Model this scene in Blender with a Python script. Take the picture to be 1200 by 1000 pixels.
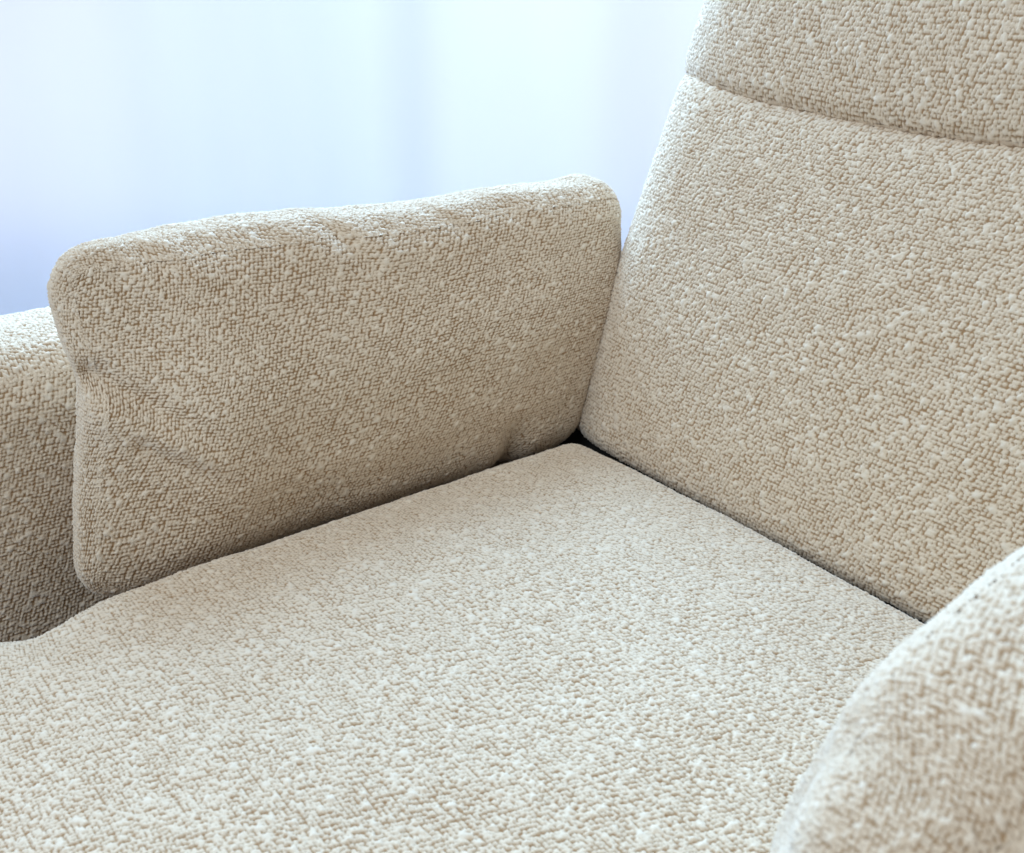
import bpy, math
import numpy as np

sc = bpy.context.scene
for o in list(bpy.data.objects): bpy.data.objects.remove(o)
C = sc.collection
SEAT = 0.45                                   # height of the seat surface above the floor

# ------------------------------------------------------------------ camera
cam = bpy.data.objects.new('camera', bpy.data.cameras.new('camera')); C.objects.link(cam)
sc.camera = cam
cam.location = (0.8125, -0.689, SEAT + 0.4939)
cam.rotation_euler = (math.radians(90 - 24.556), 0, math.radians(53.02))
cam.data.sensor_width = 36; cam.data.lens = 38.74
cam.data.clip_start = 0.02; cam.data.clip_end = 60
cam.data.dof.use_dof = True; cam.data.dof.focus_distance = 0.95; cam.data.dof.aperture_fstop = 11

# ------------------------------------------------------------------ light
w = bpy.data.worlds.new('World'); sc.world = w; w.use_nodes = True
bg = w.node_tree.nodes['Background']
bg.inputs[0].default_value = (1.0, 0.91, 0.79, 1); bg.inputs[1].default_value = 0.345
def area(name, loc, target, sx, sy, power, col):
    l = bpy.data.lights.new(name, 'AREA'); l.shape = 'RECTANGLE'; l.size = sx; l.size_y = sy
    l.energy = power; l.color = col
    o = bpy.data.objects.new(name, l); C.objects.link(o); o.location = loc
    from mathutils import Vector
    o.rotation_euler = (Vector(target) - Vector(loc)).to_track_quat('-Z', 'Y').to_euler()
    return o
HX, HY = -math.sin(math.radians(53.02)), math.cos(math.radians(53.02))   # towards the window
RX, RY = HY, -HX                                                         # along the window
def win(along, depth, z):                     # point on the window side of the room
    return (0.81 + HX*depth + RX*along, -0.69 + HY*depth + RY*along, z)
area('side_window_light', (-1.35, 0.32, 1.75), (0.3, -0.25, 0.6), 1.8, 1.1, 106, (0.41, 0.69, 1.0))
area('front_fill', (0.55, -2.0, 2.6), (0.5, -0.4, 0.6), 2.2, 1.6, 48, (0.70, 0.86, 1.0))  # added fill lamp in front, brightens the backrest and the right cushion
area('outdoor_light', win(-0.2, 4.25, 1.35), win(-0.2, 2.65, 1.0), 7.0, 3.2, 108, (0.88, 0.86, 1.0))
sc.view_settings.view_transform = 'Standard'; sc.view_settings.look = 'None'
sc.view_settings.exposure = 0; sc.view_settings.gamma = 1
sc.render.engine = 'CYCLES'

# ------------------------------------------------------------------ materials
def nt(name):
    m = bpy.data.materials.new(name); m.use_nodes = True
    n = m.node_tree; b = n.nodes['Principled BSDF']
    return m, n, b
def node(n, t, **k):
    x = n.nodes.new(t)
    for a, v in k.items(): setattr(x, a, v)
    return x
def fabric():
    m, n, b = nt('boucle_fabric')
    ya = node(n, 'ShaderNodeAttribute', attribute_name='yarn')
    ti = node(n, 'ShaderNodeAttribute', attribute_name='tint')
    tc = node(n, 'ShaderNodeTexCoord')
    fine = node(n, 'ShaderNodeTexNoise'); fine.inputs['Scale'].default_value = 900; fine.inputs['Detail'].default_value = 3
    n.links.new(tc.outputs['Object'], fine.inputs['Vector'])
    # ground thread (tan) -> looped yarn (cream), edge broken by the fibre noise
    ad = node(n, 'ShaderNodeMath', operation='MULTIPLY_ADD'); ad.inputs[1].default_value = 0.5
    n.links.new(fine.outputs['Fac'], ad.inputs[0]); n.links.new(ya.outputs['Fac'], ad.inputs[2])
    rp = node(n, 'ShaderNodeValToRGB')
    e = rp.color_ramp.elements
    e[0].position = 0.26; e[0].color = (0.38, 0.235, 0.12, 1)
    e[1].position = 0.92; e[1].color = (0.755, 0.63, 0.49, 1)
    n.links.new(ad.outputs[0], rp.inputs[0])
    mx = node(n, 'ShaderNodeMix', data_type='RGBA')
    mx.inputs[7].default_value = (0.79, 0.72, 0.62, 1)
    n.links.new(ti.outputs['Fac'], mx.inputs[0]); n.links.new(rp.outputs[0], mx.inputs[6])
    n.links.new(mx.outputs[2], b.inputs['Base Color'])
    b.inputs['Roughness'].default_value = 0.95; b.inputs['Specular IOR Level'].default_value = 0.15
    b.inputs['Sheen Weight'].default_value = 0.4; b.inputs['Sheen Roughness'].default_value = 0.5
    bp = node(n, 'ShaderNodeBump'); bp.inputs['Strength'].default_value = 0.5; bp.inputs['Distance'].default_value = 0.0006
    n.links.new(fine.outputs['Fac'], bp.inputs['Height']); n.links.new(bp.outputs[0], b.inputs['Normal'])
    return m
M_FAB = fabric()
def plain(name, col, rough=0.6, noise=0.0, scale=20):
    m, n, b = nt(name)
    b.inputs['Roughness'].default_value = rough
    tc = node(n, 'ShaderNodeTexCoord'); no = node(n, 'ShaderNodeTexNoise'); no.inputs['Scale'].default_value = scale
    n.links.new(tc.outputs['Object'], no.inputs['Vector'])
    rp = node(n, 'ShaderNodeValToRGB')
    rp.color_ramp.elements[0].color = tuple(c*(1-noise) for c in col) + (1,)
    rp.color_ramp.elements[1].color = tuple(min(1, c*(1+noise)) for c in col) + (1,)
    n.links.new(no.outputs['Fac'], rp.inputs[0]); n.links.new(rp.outputs[0], b.inputs['Base Color'])
    return m
M_FLOOR = plain('pale_floor', (0.58, 0.66, 0.80), 0.45, 0.06, 3)
M_BASE = plain('dark_base', (0.03, 0.028, 0.025), 0.8, 0.1)
M_FRAME = plain('window_paint', (0.72, 0.78, 0.86), 0.5, 0.03)
def sheer():
    m = bpy.data.materials.new('sheer_curtain'); m.use_nodes = True; n = m.node_tree
    n.nodes.remove(n.nodes['Principled BSDF'])
    out = n.nodes['Material Output']
    t = node(n, 'ShaderNodeBsdfTranslucent'); d = node(n, 'ShaderNodeBsdfDiffuse'); mx = node(n, 'ShaderNodeMixShader')
    tc = node(n, 'ShaderNodeTexCoord'); no = node(n, 'ShaderNodeTexNoise'); no.inputs['Scale'].default_value = 3
    mp = node(n, 'ShaderNodeMapping'); mp.inputs['Scale'].default_value = (1.2, 1.2, 0.2)
    n.links.new(tc.outputs['Object'], mp.inputs[0]); n.links.new(mp.outputs[0], no.inputs['Vector'])
    rp = node(n, 'ShaderNodeValToRGB')
    rp.color_ramp.elements[0].color = (0.80, 0.86, 0.93, 1); rp.color_ramp.elements[1].color = (0.90, 0.93, 0.96, 1)
    n.links.new(no.outputs['Fac'], rp.inputs[0])
    n.links.new(rp.outputs[0], t.inputs[0]); n.links.new(rp.outputs[0], d.inputs[0])
    mx.inputs[0].default_value = 0.3
    n.links.new(t.outputs[0], mx.inputs[1]); n.links.new(d.outputs[0], mx.inputs[2]); n.links.new(mx.outputs[0], out.inputs[0])
    return m
M_SHEER = sheer()
def glass():
    m, n, b = nt('window_glass')
    b.inputs['Transmission Weight'].default_value = 1; b.inputs['Roughness'].default_value = 0.0
    b.inputs['IOR'].default_value = 1.02; b.inputs['Base Color'].default_value = (0.93, 0.97, 1, 1)
    return m
M_GLASS = glass()

# ------------------------------------------------------------------ helpers
def tag(o, label=None, cat=None, group=None, kind=None):
    for k, v in (('label', label), ('category', cat), ('group', group), ('kind', kind)):
        if v: o[k] = v
    return o
def empty(name, loc):
    o = bpy.data.objects.new(name, None); C.objects.link(o); o.location = loc; return o
def mesh_from(name, V, Q, mat, parent=None, loc=(0, 0, 0), attrs=None, smooth=True):
    V = np.ascontiguousarray(V, dtype=np.float32); Q = np.ascontiguousarray(Q, dtype=np.int32)
    me = bpy.data.meshes.new(name)
    me.vertices.add(len(V)); me.vertices.foreach_set('co', V.ravel())
    me.loops.add(Q.size); me.loops.foreach_set('vertex_index', Q.ravel())
    me.polygons.add(len(Q)); me.polygons.foreach_set('loop_start', np.arange(0, Q.size, 4, dtype=np.int32))
    if attrs:
        for k, a in attrs.items():
            me.attributes.new(k, 'FLOAT', 'POINT').data.foreach_set('value', np.ascontiguousarray(a, dtype=np.float32))
    me.update(calc_edges=True)
    me.polygons.foreach_set('use_smooth', np.full(len(Q), smooth, dtype=bool))
    me.materials.append(mat)
    o = bpy.data.objects.new(name, me); C.objects.link(o); o.location = loc
    if parent: o.parent = parent
    return o
def box(name, x0, x1, y0, y1, z0, z1, mat, parent=None, bevel=0.004, xf=None):
    pts = np.array([(x, y, z) for x in (x0, x1) for y in (y0, y1) for z in (z0, z1)], float)
    if xf: pts = np.array([xf(*p) for p in pts])
    Q = [(0, 1, 3, 2), (4, 6, 7, 5), (0, 4, 5, 1), (2, 3, 7, 6), (0, 2, 6, 4), (1, 5, 7, 3)]
    o = mesh_from(name, pts, Q, mat, parent, smooth=False)
    b = o.modifiers.new('bevel', 'BEVEL'); b.width = bevel; b.segments = 2
    return o

def h32(a, b, s):
    a = a.astype(np.int64); b = b.astype(np.int64)
    x = (a*374761393 + b*668265263 + s*1274126177) & 0xffffffff
    x = ((x ^ (x >> 13))*1274126177) & 0xffffffff
    x = ((x ^ (x >> 16))*2246822519) & 0xffffffff
    return ((x ^ (x >> 15)) & 0xffff)/65535.0
def vnoise(x, y, s):
    i = np.floor(x); j = np.floor(y); fx = x-i; fy = y-j
    fx = fx*fx*(3-2*fx); fy = fy*fy*(3-2*fy)
    a = h32(i, j, s); b = h32(i+1, j, s); c = h32(i, j+1, s); d = h32(i+1, j+1, s)
    return (a*(1-fx)+b*fx)*(1-fy)+(c*(1-fx)+d*fx)*fy

CU, CV = 0.0038, 0.0034                      # spacing of the loops along and across the yarn
def weave(u, v, s):
    """height (m), yarn 0..1, tint 0..1 of a boucle cloth: rows of small loops with fluffy slubs lying over them"""
    u = u + 0.0034*(vnoise(u/0.030, v/0.030, s)-.5)
    v = v + 0.0040*(vnoise(u/0.034, v/0.034, s+1)-.5)
    r = np.floor(v/CV)
    H = np.zeros_like(u); Y = np.zeros_like(u); T = np.zeros_like(u)
    reg = vnoise(u/0.016, v/0.012, s+2)                  # the yarn swells and thins
    for dr in (-1, 0, 1):
        row = r+dr
        uu = u/CU + 0.5*np.mod(row, 2) + 0.18*row
        c = np.floor(uu)
        for dc in (-1, 0, 1):
            k = c+dc
            r1 = h32(k, row, s+11); r2 = h32(k, row, s+12); r3 = h32(k, row, s+13); r4 = h32(k, row, s+14)
            sz = 0.86+0.22*r1+0.16*reg
            du = (uu-k-0.5-0.40*(r2-.5))*CU
            dv = (v/CV-row-0.5-0.38*(r3-.5))*CV
            an = 0.35+1.7*(r4-.5)
            ca, sa = np.cos(an), np.sin(an)
            p = (du*ca+dv*sa)/(0.00205*sz); q = (-du*sa+dv*ca)/(0.0017*sz)
            pr = np.clip(1-p*p-q*q, 0, 1)**0.72
            h = pr*0.0021*(0.8+0.35*r3)
            m = h > H
            H = np.where(m, h, H); Y = np.where(m, pr*(0.82+0.3*r2), Y)
    for G, prob, a0, sd in ((0.0105, 0.21, 0.0029, 50), (0.0075, 0.16, 0.0022, 70)):
        gu = np.floor(u/G); gv = np.floor(v/G)
        for i in (-1, 0, 1):
            for j in (-1, 0, 1):
                k, l = gu+i, gv+j
                on = h32(k, l, s+sd) < prob*(0.35+1.3*vnoise(k/3.1, l/3.1, s+sd+9))
                r1 = h32(k, l, s+sd+1); r2 = h32(k, l, s+sd+2); r3 = h32(k, l, s+sd+3); r4 = h32(k, l, s+sd+4)
                du = u-(k+0.1+0.8*r1)*G; dv = v-(l+0.1+0.8*r2)*G
                an = (r3-.5)*2.4; ca, sa = np.cos(an), np.sin(an)
                a = a0*(0.75+0.6*r4); b = a*(0.58+0.35*r1)
                p = (du*ca+dv*sa)/a; q = (-du*sa+dv*ca+0.25*p*p*b*(r2-.5)*2)/b
                pr = np.clip(1-p*p-q*q, 0, 1)**0.5*on
                h = (pr > 0)*0.0009 + pr*0.0016*(0.6+0.6*r3)
                m = h > H
                H = np.where(m, h, H); Y = np.where(m, 0.55+0.45*pr, Y); T = np.where(m, 0.08+0.34*pr*r4, T)
    H = H + (vnoise(u/0.0015, v/0.0015, s+90)-.5)*0.0004*(Y > 0)
    return H, Y, T

def axis_samples(half, r, step, dense=None, coarse=None):
    """arc-length samples over one face, a little past its 45 degree borders"""
    e = half-r+r*math.pi/4+0.003
    if dense is None:
        return np.linspace(-e, e, max(4, int(2*e/step)+1))
    a, b = max(-e, dense[0]), min(e, dense[1]); out = []
    if a > -e+1e-6: out.append(np.linspace(-e, a, max(2, int((a+e)/coarse)+1))[:-1])
    out.append(np.linspace(a, b, max(2, int((b-a)/step)+1)))
    if b < e-1e-6: out.append(np.linspace(b, e, max(2, int((e-b)/coarse)+1))[1:])
    return np.concatenate(out)
FACES = {'+x': (0, 1, 2, 1), '-x': (0, 1, 2, -1), '+y': (1, 0, 2, 1), '-y': (1, 0, 2, -1), '+z': (2, 0, 1, 1), '-z': (2, 0, 1, -1)}
def cushion(name, half, r, steps, deform, seed, parent, loc, dense={}, scale=1.0, mirror=False):
    """a rounded upholstered block: 6 face grids, shaped by deform(), then the cloth's stitches pushed out along the normal"""
    VV, QQ, YY, TT = [], [], [], []; off = 0
    for fi, (key, (ax, a1, a2, sg)) in enumerate(FACES.items()):
        st = steps.get(key, 0.012)
        d = dense.get(key, (None, None, None))
        u = axis_samples(half[a1], r, st, d[0], d[2]); v = axis_samples(half[a2], r, st, d[1], d[2])
        U, W = np.meshgrid(u, v, indexing='ij')
        def split(t, h):
            c = np.clip(t, -(h-r), h-r); return c, np.tan((t-c)/r)
        cu, tu = split(U, half[a1]); cw, tw = split(W, half[a2])
        P = np.zeros(U.shape+(3,)); N = np.zeros_like(P)
        N[..., a1] = tu; N[..., a2] = tw; N[..., ax] = sg
        N /= np.linalg.norm(N, axis=-1, keepdims=True)
        P[..., a1] = cu; P[..., a2] = cw; P[..., ax] = sg*(half[ax]-r)
        P = deform(P + r*N, N)
        g = np.cross(np.gradient(P, axis=0), np.gradient(P, axis=1))
        g /= np.linalg.norm(g, axis=-1, keepdims=True)+1e-12
        if mirror: N[..., 0] *= -1
        flip = (g*N).sum(-1).mean() < 0
        if flip: g = -g
        if st < 0.005:
            H, Y, T = weave((U.ravel()+1.0)/scale, (W.ravel()+1.0)/scale, seed*31+fi*7)
            low = (vnoise(U.ravel()/0.018+9, W.ravel()/0.018+9, seed+3)-.5)*0.0010
            P = P.reshape(-1, 3) + g.reshape(-1, 3)*((H*scale+low)[:, None])
        else:
            P = P.reshape(-1, 3); Y = np.full(len(P), 0.6); T = np.zeros(len(P))
        nu, nv = len(u), len(v)
        I = np.arange(nu*nv).reshape(nu, nv)+off
        q = np.stack([I[:-1, :-1], I[1:, :-1], I[1:, 1:], I[:-1, 1:]], -1).reshape(-1, 4)
        if flip: q = q[:, ::-1]
        VV.append(P); QQ.append(q); YY.append(Y); TT.append(T); off += nu*nv
    return mesh_from(name, np.concatenate(VV), np.concatenate(QQ), M_FAB, parent, loc,
                     {'yarn': np.concatenate(YY), 'tint': np.concatenate(TT)})
def sstep(a, b, x):
    t = np.clip((x-a)/(b-a), 0, 1); return t*t*(3-2*t)
def crease(y, z, p0, p1, wid):
    """0..1 valley along the segment p0-p1, fading to its end"""
    d = np.array(p1)-np.array(p0); L2 = (d*d).sum()
    t = np.clip(((y-p0[0])*d[0]+(z-p0[1])*d[1])/L2, 0, 1)
    dist = np.hypot(y-p0[0]-t*d[0], z-p0[1]-t*d[1])
    return np.exp(-(dist/wid)**2)*(1-0.85*t)
def wob(a, b, s, k):
    return vnoise(a/k+20, b/k+20, s)-.5

# ------------------------------------------------------------------ room: floor, window, curtain
fl = mesh_from('floor', [(-9, -9, 0), (9, -9, 0), (9, 9, 0), (-9, 9, 0)], [(0, 1, 2, 3)], M_FLOOR)
tag(fl, kind='structure')

winroot = empty('window', win(0, 3.20, 0))
tag(winroot, 'tall bright window with pale blue frame behind the sheer curtain', 'window')
def wxf(a, d, z):
    p = win(a, 3.20+d, z); b = win(0, 3.20, 0); return (p[0]-b[0], p[1]-b[1], z)
posts = (-3.05, -0.50, 2.65)
for a in posts: box('post', a-0.075, a+0.075, -0.035, 0.035, 0.24, 2.32, M_FRAME, winroot, xf=wxf)
box('bottom_shade_rail', -3.1, 2.7, -0.04, 0.04, 0.0, 0.24, M_FRAME, winroot, xf=wxf)  # unseen rail, made tall to shade the lower part of the curtain
box('top_rail', -3.1, 2.7, -0.04, 0.04, 2.32, 2.45, M_FRAME, winroot, xf=wxf)
for a, b in zip(posts[:-1], posts[1:]):
    box('pane', a+0.077, b-0.077, -0.004, 0.004, 0.242, 2.318, M_GLASS, winroot, bevel=0.001, xf=wxf)
def curtain():
    a = np.linspace(-3.2, 2.9, 500); z = np.linspace(-0.01, 2.5, 60)
    A, Z = np.meshgrid(a, z, indexing='ij')
    B = A + 0.22
    ph = B*2*math.pi/0.62 + 1.5*np.sin(B*1.7) + 0.4*np.sin(B*4.1+1)
    fold = 0.030*np.sin(ph)*(0.55+0.45*np.sin(A*1.3+0.6)) + 0.008*np.sin(ph*1.9+0.3*Z) + 0.01*np.sin(Z*1.4+A*2)
    fold = fold - 0.6*np.clip(0.3-Z, 0, 1)**2
    b = win(0, 2.78, 0)
    P = np.stack([HX*fold+RX*A, HY*fold+RY*A, Z], -1).reshape(-1, 3)
    I = np.arange(A.size).reshape(A.shape)
    q = np.stack([I[:-1, :-1], I[1:, :-1], I[1:, 1:], I[:-1, 1:]], -1).reshape(-1, 4)
    o = mesh_from('curtain', P, q, M_SHEER, None, b)
    tag(o, 'sheer white floor-length curtain glowing in front of the window', 'curtain')
curtain()

# ------------------------------------------------------------------ the armchair
W = 0.585                                     # clear width between the side cushions
AC = (W/2, -0.3, 0)
chair = empty('armchair', AC)
tag(chair, 'cream boucle armchair with reclined padded back and low arms', 'armchair')
ORG = (-AC[0], -AC[1], SEAT)

# seat cushion
def d_seat(P, N):
    x = P[..., 0]+W/2; y = P[..., 1]-0.351; z = P[..., 2]-0.09
    top = sstep(-0.09, 0.0, z)
    ex = np.clip(1-((x-W/2)/(W/2+0.02))**2, 0, 1); ey = np.clip(1-((y+0.33)/0.36)**2, 0, 1)
    z = z + top*(0.020*(ex*ey)**0.7 + 0.005)
    z = z - top*0.9*np.clip(-0.50-y, 0, 1)**2      # rolls down to the front
    z = z + top*(0.007*wob(x, y, 71, 0.15) + 0.003*wob(x, y, 73, 0.06))
    y = y + 0.006*wob(x, z, 72, 0.13)
    lf = sstep(0.12, 0.0, x)
    x = x + lf*(0.006*np.exp(-((y+0.555)/0.03)**2) - 0.03*sstep(-0.57, -0.64, y))
    z = z - lf*0.008*np.exp(-((y+0.56)/0.04)**2)
    # rounded front corners in plan
    cx = np.clip(np.abs(x-W/2)-(W/2-0.10), 0, 1)
    y = y + np.where(y < -0.45, 1, 0)*3.2*cx**2*sstep(-0.45, -0.68, y)
    return np.stack([x, y, z], -1)
cushion('seat_cushion', (W/2-0.018, 0.345, 0.09), 0.028, {'+z': 0.00108, '-x': 0.003, '-y': 0.004}, d_seat, 1, chair, ORG, scale=0.87)

# backrest: lower panel and head panel, reclined
REC = math.radians(15.0)
def recline(x, t, s, y0):                     # s up along the back, t out of its face (towards the sitter)
    return np.stack([x, y0 + s*math.sin(REC) - t*math.cos(REC), s*math.cos(REC) + t*math.sin(REC)], -1)
def d_back(P, N):
    x = P[..., 0]+W/2; t = -P[..., 1]-0.075; s = P[..., 2]+0.1852
    f = sstep(-0.075, 0.0, t)
    ex = np.clip(1-((x-W/2)/(W/2+0.061))**2, 0, 1); es = np.clip(1-((s-0.20)/0.27)**2, 0, 1)
    up = np.clip(1-((s-0.20)/0.182)**2, 0, 1)**0.33
    t = t + f*(0.040*ex**0.7*np.where(s > 0.20, up, es**0.8))
    t = t - f*0.040*np.clip(1-(W/2+0.060-np.abs(x-W/2))/0.11, 0, 1)**2
    t = t + f*0.004*wob(x, s, 81, 0.10)
    x = x + 0.040*sstep(0.0, 0.42, s)*np.where(x < W/2, 1, -1)*np.clip(np.abs(x-W/2)/(W/2), 0, 1)
    s = s + (0.001 - 0.026*ex)*sstep(0.2, 0.38, s)
    return recline(x, t, s, 0.020)
cushion('backrest', (W/2+0.060, 0.075, 0.1982), 0.020, {'-y': 0.00118, '-x': 0.0015, '+z': 0.004, '+x': 0.004}, d_back, 2, chair, ORG, scale=0.97)
def d_head(P, N):
    x = P[..., 0]+W/2; t = -P[..., 1]-0.075; s = P[..., 2]+0.362+0.168
    f = sstep(-0.075, 0.0, t)
    ex = np.clip(1-((x-W/2)/(W/2+0.061))**2, 0, 1); es = np.clip(1-((s-0.53)/0.20)**2, 0, 1)
    t = t - f*0.040*np.clip(1-(W/2+0.060-np.abs(x-W/2))/0.11, 0, 1)**2
    t = t + f*(0.041*ex**0.7*np.clip(1-((s-0.53)/0.160)**2, 0, 1)**0.33) + f*0.004*wob(x, s, 91, 0.09)
    x = x + (0.040+0.035*sstep(0.38, 0.60, s))*np.where(x < W/2, 1, -1)*np.clip(np.abs(x-W/2)/(W/2), 0, 1)
    s = s + (0.001 - 0.026*ex)*sstep(0.6, 0.38, s)
    return recline(x, t, s, 0.020)
cushion('headrest', (W/2+0.060, 0.075, 0.158), 0.020, {'-y': 0.00118, '-x': 0.0015, '-z': 0.003, '+x': 0.004, '+z': 0.004}, d_head, 3, chair, ORG,
        dense={'-y': (None, (-0.3, 0.0), 0.003), '-x': (None, (-0.3, 0.0), 0.003)}, scale=0.98)

# arms
def d_arm(side):
    def f(P, N):
        x = P[..., 0]; y = P[..., 1]-0.29; z = P[..., 2]-0.13
        top = sstep(-0.1, 0.12, z)
        z = z + top*0.012*np.clip(1-(x/0.085)**2, 0, 1)
        x = x + 0.005*wob(y, z, 61+side, 0.10)
        return np.stack([x + (-0.197 if side == 0 else W+0.197), y, z], -1)
    return f
cushion('armrest', (0.085, 0.40, 0.285), 0.045, {'+z': 0.0011, '+x': 0.0011, '-y': 0.0025, '-x': 0.004}, d_arm(0), 4, chair, ORG,
        dense={'+z': (None, (-0.36, 0.0), 0.003), '+x': ((-0.36, 0.0), (-0.05, 0.285), 0.003)}, scale=0.93)
cushion('armrest', (0.085, 0.40, 0.285), 0.045, {'+z': 0.004, '-x': 0.004, '-y': 0.004, '+x': 0.004}, d_arm(1), 5, chair, ORG)
b = box('base', -0.26, W+0.26, -0.62, 0.16, -0.40, -0.19, M_BASE, chair, 0.02); b.location = ORG
b = box('back_light_block', -0.15, W+0.15, 0.045, 0.15, -0.38, 0.06, M_BASE, chair, 0.01); b.location = ORG  # added dark box, stops light leaking through the corner behind the cushion
for lx in (-0.2, W+0.2):
    for ly in (-0.58, 0.1):
        l = box('leg', lx-0.02, lx+0.02, ly-0.02, ly+0.02, -0.45, -0.401, M_BASE, chair, 0.004); l.location = ORG

# ------------------------------------------------------------------ loose side cushions
def d_pillow(side):
    def f(P, N):
        x = P[..., 0]; y = P[..., 1]-0.232; z = P[..., 2]+0.1265
        fr = sstep(-0.30, -0.50, y)                # 1 at the front end
        inn = sstep(-0.03, 0.05, x); 
        ny = (y+0.232)/0.27; nz = (z-0.1265)/0.156
        bul = np.clip(1-ny**2, 0, 1)*np.clip(1-nz**2, 0, 1)
        x = x + np.where(P[..., 0] > 0, 1, -1)*0.015*bul*sstep(-0.01, 0.06, z)
        f2 = sstep(-0.37, -0.50, y)
        x = (x-0.018)*(1-(0.62-0.35*side)*f2)+0.018
        x = (x-0.010)*(1-0.15*sstep(0.12, 0.28, z))+0.010
        # thinner towards the foot, crest leaning outwards
        x = x - (0.034-0.018*side)*sstep(0.11, 0.29, z)
        z = z - 0.006*sstep(-0.2, -0.5, y)*sstep(0.1, 0.28, z) - (0.018 - 0.006*side + 0.008*np.exp(-((y+0.18)/0.18)**2) + 0.006*sstep(-0.12, 0.0, y) + 0.013*sstep(-0.38, -0.12, y))*sstep(0.1, 0.28, z)
        z = z - side*0.060*sstep(-0.24, -0.50, y)*sstep(0.0, 0.28, z)
        # follows the reclined back, rounded front end with a pinched waist
        y = y + 0.36*np.clip(z, -0.02, 1)*sstep(-0.40, 0.03, y) + 0.002*sstep(-0.3, 0.03, y)
        y = y + fr*(0.007 + 0.036*side + 0.018*sstep(0.03, 0.15, z)) + side*0.020*sstep(-0.37, -0.5, y) 
        low = sstep(0.05, -0.02, z)*sstep(-0.38, -0.5, y)
        y = y - 0.010*low; z = z - 0.010*low
        if side == 0:
            pin = np.exp(-((z-0.160)/0.022)**2)
            y = y + fr*0.005*pin
            c = crease(y, z, (-0.465, 0.165), (-0.39, 0.105), 0.010)
            x = x - inn*0.014*c
            x = x + inn*0.008*crease(y, z, (-0.465, 0.138), (-0.39, 0.080), 0.016)
            x = x - inn*0.009*crease(y, z, (-0.250, 0.262), (-0.20, 0.205), 0.009)
            x = x + inn*0.007*crease(y, z, (-0.228, 0.265), (-0.175, 0.20), 0.012)
            x = x - inn*0.004*crease(y, z, (-0.36, 0.262), (-0.25, 0.20), 0.014)
            x = x - inn*0.004*crease(y, z, (-0.05, 0.25), (0.0, 0.19), 0.012)
            for cy, cz, ly, lz, dp in ((-0.31, 0.265, 0.05, -0.05, 0.005), (-0.41, 0.262, 0.04, -0.06, 0.005), (-0.13, 0.25, 0.06, -0.045, 0.006),
                                       (-0.43, 0.235, 0.02, -0.05, 0.004), (-0.44, 0.105, 0.06, -0.045, 0.005)):
                x = x - inn*dp*crease(y, z, (cy, cz), (cy+ly, cz+lz), 0.009) + inn*dp*0.7*crease(y, z, (cy+0.018, cz), (cy+ly+0.018, cz+lz), 0.011)
            # little tuck lifted off the seat near the back corner
            tk = np.exp(-((y+0.072)/0.016)**2)*sstep(0.05, -0.01, z)
            x = x - inn*0.014*tk
        else:
            x = x - inn*0.004*crease(y, z, (-0.45, 0.12), (-0.36, 0.19), 0.02)
        x = x + inn*0.006*wob(y, z, 41+side, 0.06)
        z = z + sstep(0.15, 0.25, z)*0.004*wob(y, x, 44+side, 0.05)
        x = x-0.059
        if side == 1: x = W - x
        return np.stack([x, y, z], -1)
    return f
A0 = (0, 0, SEAT)
p = cushion('side_cushion', (0.055, 0.270, 0.1565), 0.041, {'+x': 0.00095, '+z': 0.00095, '-y': 0.00095, '+y': 0.003, '-x': 0.004, '-z': 0.0014}, d_pillow(0), 7, None, A0, scale=0.93)
tag(p, 'plump boucle side cushion with pinched corner wedged between seat and low arm', 'cushion', 'loose side cushions')
p = cushion('side_cushion', (0.055, 0.270, 0.1565), 0.041, {'+x': 0.0010, '+z': 0.0010, '-y': 0.0010, '+y': 0.004, '-x': 0.003}, d_pillow(1), 8, None, A0,
            dense={'+x': ((-0.3, 0.05), (-0.2, 0.2), 0.003)}, mirror=True, scale=0.95)
tag(p, 'bright boucle side cushion in the near right foreground, slightly out of focus', 'cushion', 'loose side cushions')
